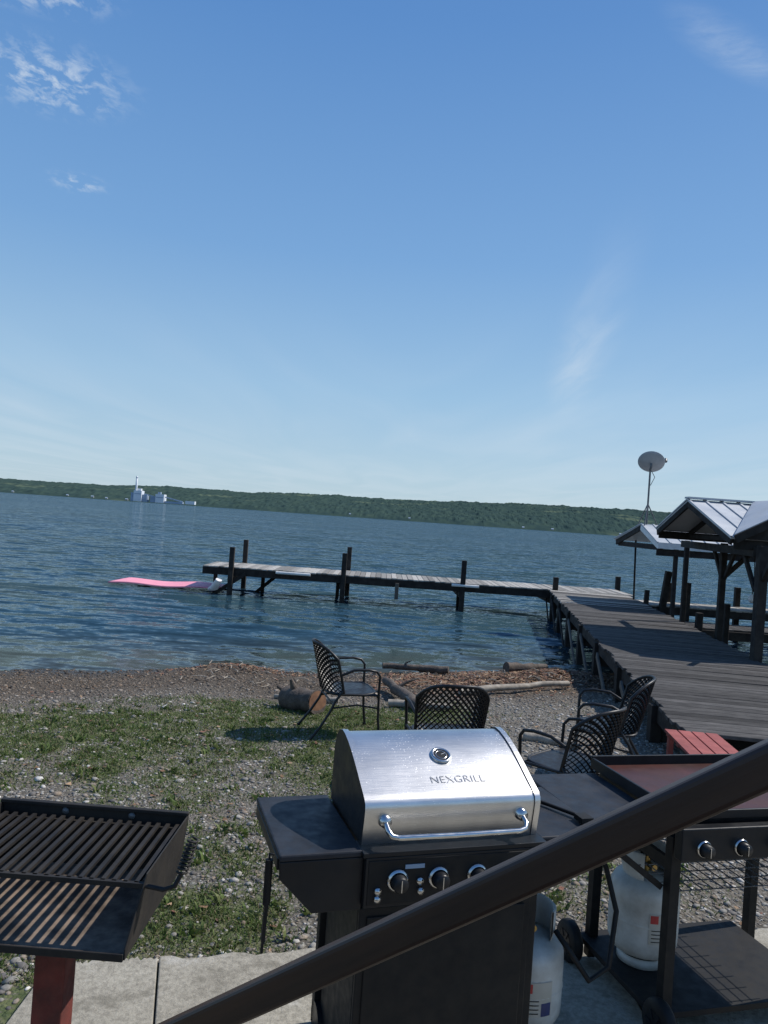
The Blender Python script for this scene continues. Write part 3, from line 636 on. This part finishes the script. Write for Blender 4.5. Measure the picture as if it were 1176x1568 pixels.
# propane tanks
tkw=pm('tank_white_mat',(.55,.55,.51),(.33,.31,.27),.5,scale=7,lo=.4,hi=.7)
red=pm('label_red_mat',(.5,.03,.03),(.4,.03,.03),.5); blu=pm('label_blue_mat',(.03,.05,.16),(.02,.03,.1),.5); lab=pm('label_pale_mat',(.40,.37,.30),(.46,.43,.37),.6)
brs=pm('brass_mat',(.5,.35,.12),(.35,.25,.1),.4,metal=1)
def tank(name,x,y,z,face=-1.57):
    mb=MB(); R=.152
    mb.lathe((0,0,0),[(.10,0),(.105,0),(.105,.04),(.10,.04)],0,32)
    pr=[(.0,.03),(.08,.034),(.13,.06),(.15,.10),(R,.13),(R,.20)]+[(R,.21)]+[(R,.30),(.15,.335),(.135,.365),(.10,.385),(.05,.397),(.001,.40)]
    mb.lathe((0,0,0),pr,0,40); mb.lathe((0,0,.20),[(R+.001,0),(R+.003,.006),(R+.001,.012)],0,40)
    mb.lathe((0,0,.38),[(.10,0),(.11,.04),(.11,.12),(.105,.125),(.10,.12),(.10,.0)],0,36,a0=face+.7,a1=face+2*math.pi-.7)
    mb.cyl((0,0,.39),(0,0,.47),.018,5,12); mb.cyl((0,0,.43),(math.cos(face)*.06,math.sin(face)*.06,.43),.014,5,10); mb.cyl((0,0,.47),(0,0,.495),.03,4,12)
    mb.lathe((0,0,.14),[(R+.0025,0),(R+.0025,.13)],3,12,a0=face-.45,a1=face+.35)
    mb.lathe((0,0,.14),[(R+.0035,.0),(R+.0035,.05)],2,8,a0=face+.05,a1=face+.32)
    mb.lathe((0,0,.14),[(R+.0035,.09),(R+.0035,.125)],1,6,a0=face-.42,a1=face-.2)
    for k in range(4): mb.lathe((0,0,.15+k*.016),[(R+.0035,.0),(R+.0035,.004)],4,6,a0=face-.38,a1=face-.02)
    return mb.obj(name,[tkw,red,blu,lab,blk,brs],loc=(x,y,z))
tank('propane_tank',.70,3.14,.03,-1.35)
tank('propane_tank',1.30,3.50,.15,-1.3)
mb=MB(); mb.tube([(.80,3.08,.46),(.84,3.02,.42),(.93,3.03,.30),(1.02,3.08,.33),(1.06,3.15,.52),(1.03,3.22,.66),(.98,3.26,.78),(.95,3.2,.86)],.011,0,10); mb.obj('gas_hose',[blk2])
# ------------------------------------------------------------------ griddle cart
gc=empty('griddle_cart',(1.25,3.10,.03),math.radians(15)); GW=.95; GD=.62
grd=pm('sheen_griddle_mat',(.085,.030,.024),(.04,.018,.015),.45,scale=4,rv=.1,lo=.3,hi=.7,spec=.3)  # reddish sheen of the cooktop put into its base colour
mb=MB(); mb.box((GW/2,GD/2,.905),(GW,GD,.012),1)
mb.box((GW/2,GD+.006,.925),(GW+.02,.012,.06),0); mb.box((GW/2,-.006,.915),(GW+.02,.012,.035),0); mb.box((-.006,GD/2,.922),(.012,GD,.05),0); mb.box((GW+.006,GD/2,.922),(.012,GD,.05),0)
mb.obj('griddle_top',[blk,grd],parent=gc,bevel=.003)
mb=MB(); mb.box((GW/2,GD/2,.845),(GW-.04,GD-.04,.10),0); mb.box((GW/2,-.035,.815),(GW,.05,.13),0)
mb.obj('burner_box',[blk],parent=gc,bevel=.005)
mb=MB()
for i in range(5):
    kx=.10+i*.175; mb.lathe((kx,-.061,.80),[(.034,0),(.034,.007),(.03,.010)],0,24,axis=(0,-1,0)); mb.lathe((kx,-.07,.80),[(.026,0),(.025,.03),(.001,.033)],1,20,axis=(0,-1,0)); mb.bar((kx,-.104,.782),(kx,-.104,.818),.003,.003,0)
mb.obj('burner_knobs',[chrome,blk],parent=gc)
mb=MB(); mb.box((-.19,GD/2,.875),(.36,GD-.06,.02),0); mb.obj('side_shelf',[shf],parent=gc,bevel=.005)
mb=MB()
for lx in (.03,GW-.03):
    for ly in (.03,GD-.03): mb.box((lx,ly,.42),(.045,.045,.80),0)
mb.box((.40,GD/2,.105),(.86,GD,.025),0)
mb.box((.02,GD/2,.70),(.02,GD-.1,.05),0); mb.box((GW/2,GD-.03,.70),(GW-.1,.02,.05),0)
mb.bar((-.36,.06,.86),(.0,.06,.6),.025,.025,0)
for i in range(16): mb.cyl((.1+i*.05,.05,.58),(.1+i*.05,GD-.06,.58),.003,1,6)
for i in range(7): mb.cyl((.06,.06+i*.08,.575),(GW-.06,.06+i*.08,.575),.003,1,6)
mb.obj('cart_frame',[blk2,stl],parent=gc,bevel=.003)
mb=MB()
for (wx,wy) in ((.0,-.02),(-.06,GD-.02),(GW,.02)):
    ctr=Vector((wx-.04,wy,.09)); mb.lathe(ctr,[(.05,-.004),(.088,0),(.095,.01),(.095,.035),(.088,.045),(.05,.049)],0,30,axis=(1,0,0)); mb.lathe(ctr,[(.001,.004),(.05,.006)],1,20,axis=(-1,0,0)); 
    for a in range(6): mb.bar(ctr+Vector((-.004,.02*math.cos(a*1.047),.02*math.sin(a*1.047))),ctr+Vector((-.004,.055*math.cos(a*1.047),.055*math.sin(a*1.047))),.01,.01,1)
mb.obj('wheels',[blk2,blk],parent=gc)
# ------------------------------------------------------------------ park charcoal grill
rust=pm('rusty_post_mat',(.16,.030,.020),(.075,.018,.013),.8,scale=12,bs=.5,bscale=60)
ci_=pm('sooty_steel_mat',(.013,.012,.012),(.028,.024,.02),.65,scale=9,bs=.3,bd=.002,bscale=90,spec=.3)
ash=pm('rust_floor_mat',(.22,.17,.13),(.09,.07,.055),.8,scale=11,bs=.4,bd=.002,bscale=80,lo=.4,hi=.6,spec=.2)
pg=empty('park_charcoal_grill',(-1.25,2.14,.03),math.radians(-1.0)); PW=.64; PD=.53
mb=MB(); fz=.755; tz2=.955
mb.box((PW/2,PD/2,fz),(PW-.04,PD,.008),1)
mb.slab([(0,PD,tz2),(PW,PD,tz2),(PW-.02,PD,fz),(.02,PD,fz)],.006,0)
for sx,s2 in ((PW,-1),(0,1)):
    q=[(sx,PD,tz2),(sx,.09,tz2),(sx+s2*.02,0,fz+.03),(sx+s2*.02,0,fz),(sx+s2*.02,PD,fz)]
    mb.slab(q if s2>0 else q[::-1],.005,0)
mb.box((PW/2,-.003,fz+.008),(PW-.04,.006,.022),0)
mb.box((PW/2,PD-.004,tz2+.004),(PW+.01,.02,.012),0)
mb.obj('firebox',[ci_,ash],parent=pg,bevel=.002)
mb=MB(); gzv=.925; nb=19
for i in range(nb):
    x=.025+i*(PW-.05)/(nb-1); mb.bar((x,.085,gzv),(x,PD-.025,gzv),.013,.01,0)
mb.bar((.0,.085,gzv-.002),(PW,.085,gzv-.002),.014,.014,0); mb.bar((.0,PD-.03,gzv-.012),(PW,PD-.03,gzv-.012),.014,.014,0)
mb.tube([(PW-.02,.085,gzv),(PW+.055,.085,gzv-.01),(PW+.085,.09,gzv),(PW+.10,.10,gzv+.035)],.007,0,8)
co=[]; a0=Vector((PW+.10,.10,gzv+.035)); dv=Vector((.25,.15,1)).normalized(); sx_=dv.cross(Vector((0,1,0))).normalized(); sy_=dv.cross(sx_)
for i in range(90):
    a=i*.62; co.append(a0+dv*(i*.0011)+(sx_*math.cos(a)+sy_*math.sin(a))*.014)
mb.tube(co,.0035,0,6)
mb.obj('cooking_grate',[ci_],parent=pg)
mb=MB()
for bx in (.22,.45): mb.lathe((bx,PD-.008,.94),[(.012,0),(.011,.006),(.001,.008)],0,12,axis=(0,-1,0))
mb.box((PW/2,PD/2+.02,fz-.03),(.22,.16,.05),1); mb.box((PW/2,PD/2+.02,.36),(.095,.095,.74),2)
mb.obj('pedestal',[stl,ci_,rust],parent=pg,bevel=.008)
# ------------------------------------------------------------------ patio chairs
chm=pm('chair_metal_mat',(.010,.010,.011),(.02,.02,.021),.42,scale=12,rv=.1,spec=.35)
def chair(x,y,head):
    mb=MB()
    def S(s,t):
        a=s*1.0; top=.44*(1-.30*abs(s)**3)
        return Vector((.275*math.sin(a)/math.sin(1.0)*(.93+.07*t),-.23-.11*t*(1-.3*s*s)+.16*(1-math.cos(a))/(1-math.cos(1.0)),.43+top*t))
    for sg in (1,-1):
        for k in range(-8,18):
            pts=[]
            for i in range(19):
                t=i/18; s=(k-9.5*t)/7.2*sg
                if abs(s)<=1.0: pts.append(S(s,t))
            if len(pts)>1: mb.tube(pts,.0125,0,4,flat=.35,sm=False)
    rim=[S(-1,t/8) for t in range(9)]+[S(-1+2*i/16,1) for i in range(1,16)]+[S(1,1-t/8) for t in range(9)]
    mb.tube(rim,.013,0,8)
    out=[]
    for i in range(28):
        a=2*math.pi*i/28; cx=math.copysign(abs(math.cos(a))**.45,math.cos(a))*.245; cy=math.copysign(abs(math.sin(a))**.45,math.sin(a))*.235+.02
        out.append((cx,cy,.435-.012*(1-abs(math.sin(a)))))
    mb.slab(out,.01,0); mb.tube([Vector(p)+Vector((0,0,-.006)) for p in out],.012,0,8,closed=True)
    for sd in (-1,1):
        b0=S(sd,.55)
        mb.tube([b0,(sd*.295,.0,.655),(sd*.30,.14,.66),(sd*.295,.22,.645),(sd*.285,.255,.60),(sd*.275,.255,.45),(sd*.27,.265,.2),(sd*.275,.29,0.012)],.0125,0,8)
        mb.tube([S(sd,.1),(sd*.262,-.1,.43),(sd*.26,-.15,.36),(sd*.262,-.19,.27),(sd*.27,-.27,.14),(sd*.28,-.37,.012)],.0125,0,8)
        mb.tube([(sd*.262,-.1,.425),(sd*.265,.1,.42),(sd*.272,.256,.42)],.011,0,8)
        mb.tube([(sd*.26,-.17,.30),(sd*.268,.05,.33),(sd*.272,.26,.30)],.008,0,8)
        for q in ((sd*.275,.29),(sd*.28,-.37)): mb.cyl((q[0],q[1],0),(q[0],q[1],.02),.017,0,10)
    mb.tube([(-.26,-.16,.33),(.26,-.16,.33)],.009,0,8); mb.tube([(-.272,.258,.40),(.272,.258,.40)],.009,0,8)
    return mb.obj('patio_chair',[chm],loc=(x,y,G(x,y)+.0),rz=head-math.pi/2)
chair(-.25,7.35,math.radians(16)); chair(.60,5.95,math.radians(97)); chair(1.45,5.45,math.radians(135)); chair(2.02,6.5,math.radians(165))
# red slatted table
rd=pm('red_paint_mat',(.34,.10,.09),(.24,.07,.065),.7,scale=8,bs=.3,bscale=40,island=.12,spec=.25)
mb=MB()
for i in range(4): mb.box((-.165+i*.11,0,.44),(.098,.75,.022),0)
for yy in (-.3,0,.3): mb.box((0,yy,.418),(.42,.06,.02),0)
for lx in (-.18,.18):
    for ly in (-.3,.3): mb.box((lx,ly,.205),(.04,.06,.41),0)
mb.obj('slatted_table',[rd],loc=(2.66,6.10,0),rz=math.radians(-6),bevel=.003)
# ------------------------------------------------------------------ light, sky
AZ=math.radians(70); EL=math.radians(49)
S=Vector((math.sin(AZ)*math.cos(EL),math.cos(AZ)*math.cos(EL),math.sin(EL)))
sl=bpy.data.lights.new('sun','SUN'); sl.energy=4.9; sl.angle=math.radians(.5); sl.color=(1,.95,.88)
so=bpy.data.objects.new('sun',sl); scene.collection.objects.link(so); so.rotation_euler=S.to_track_quat('Z','Y').to_euler()
w=bpy.data.worlds.new('World'); scene.world=w; w.use_nodes=True; nt=w.node_tree
bg=nt.nodes['Background']
sk=nd(nt,'ShaderNodeTexSky',sky_type='NISHITA'); sk.sun_disc=False; sk.sun_elevation=EL; sk.sun_rotation=AZ; sk.air_density=1.0; sk.dust_density=.6; sk.ozone_density=2.5; sk.altitude=120
tc=nd(nt,'ShaderNodeTexCoord').outputs['Generated']
sp=nd(nt,'ShaderNodeSeparateXYZ'); nt.links.new(tc,sp.inputs[0])
rp=ramp(nt,sp.outputs[2],[(0,(.47,.62,.72)),(.06,(.43,.60,.74)),(.16,(.32,.53,.75)),(.32,(.19,.39,.70)),(.55,(.10,.265,.60)),(1,(.05,.15,.42))])
vs_=nd(nt,'ShaderNodeVectorMath',operation='SCALE'); nt.links.new(rp,vs_.inputs[0]); vs_.inputs['Scale'].default_value=10.5
skc=mixc(nt,.82,sk.outputs[0],vs_.outputs[0])
zz=mth(nt,'MAXIMUM',sp.outputs[2],.02)
cb=nd(nt,'ShaderNodeCombineXYZ'); nt.links.new(mth(nt,'DIVIDE',sp.outputs[0],zz),cb.inputs[0]); nt.links.new(mth(nt,'DIVIDE',sp.outputs[1],zz),cb.inputs[1])
P=cb.outputs[0]
def ell(cx,cy,rx,ry,rot):
    sb=nd(nt,'ShaderNodeVectorMath',operation='SUBTRACT'); nt.links.new(P,sb.inputs[0]); sb.inputs[1].default_value=(cx,cy,0)
    q=mapping(nt,sb.outputs[0],rot=(0,0,-rot),scale=(1,1,1)); q=mapping(nt,q,scale=(1/rx,1/ry,1))
    ln=nd(nt,'ShaderNodeVectorMath',operation='LENGTH'); nt.links.new(q,ln.inputs[0]); return mapr(nt,ln.outputs['Value'],.0,1.0,1,0,True)
pn=noise(nt,mapping(nt,P,scale=(1,.7,1)),21,8,.62,.3)
cum=mth(nt,'ADD',ell(-.76,1.50,.20,.13,.2),mth(nt,'ADD',mth(nt,'MULTIPLY',ell(-.88,1.85,.26,.24,.0),.8),mth(nt,'MULTIPLY',ell(-1.05,2.45,.12,.12,0),.6)))
cum=mth(nt,'MULTIPLY',cum,mapr(nt,pn,.47,.64)); cum=mth(nt,'MULTIPLY',cum,.8,clamp=True)
fib=noise(nt,mapping(nt,P,rot=(0,0,-.575),scale=(1,2.2,1)),6,6,.65,.5)
c2=mth(nt,'MULTIPLY',ell(.64,1.55,.26,.075,.6),mapr(nt,fib,.3,.7,.0,.36))
c3=mth(nt,'MULTIPLY',ell(1.1,4.6,.22,2.6,-.18),mapr(nt,noise(nt,mapping(nt,P,rot=(0,0,.18),scale=(2,.35,1)),2.0,6,.6,.8),.33,.7,.05,.40))
lown=noise(nt,mapping(nt,P,rot=(0,0,-.9),scale=(.6,.14,1)),1.1,4,.5,.8)
c4=mth(nt,'MULTIPLY',mapr(nt,sp.outputs[2],.05,.32,1,0,True),mapr(nt,lown,.38,.75,0,.24))
cc=mth(nt,'ADD',mth(nt,'ADD',cum,c2),mth(nt,'ADD',c3,c4),clamp=True)
cm=mixc(nt,cc,skc,(7.0,7.8,8.6))
nt.links.new(cm,bg.inputs[0]); bg.inputs[1].default_value=.10
# ------------------------------------------------------------------ camera
cam=bpy.data.cameras.new('camera'); co=bpy.data.objects.new('camera',cam); scene.collection.objects.link(co)
p=math.atan(10/1178); r=math.radians(4.05)
f=Vector((0,math.cos(p),math.sin(p))); u0=Vector((0,-math.sin(p),math.cos(p))); r0=Vector((1,0,0))
Rr=r0*math.cos(r)+u0*math.sin(r); U=-r0*math.sin(r)+u0*math.cos(r)
M=Matrix((Rr,U,-f)).transposed().to_4x4(); M.translation=Vector((0,0,2.05)); co.matrix_world=M
cam.sensor_fit='VERTICAL'; cam.sensor_height=36; cam.sensor_width=27; cam.lens=1178/1568*36; cam.clip_start=.05; cam.clip_end=20000
scene.camera=co
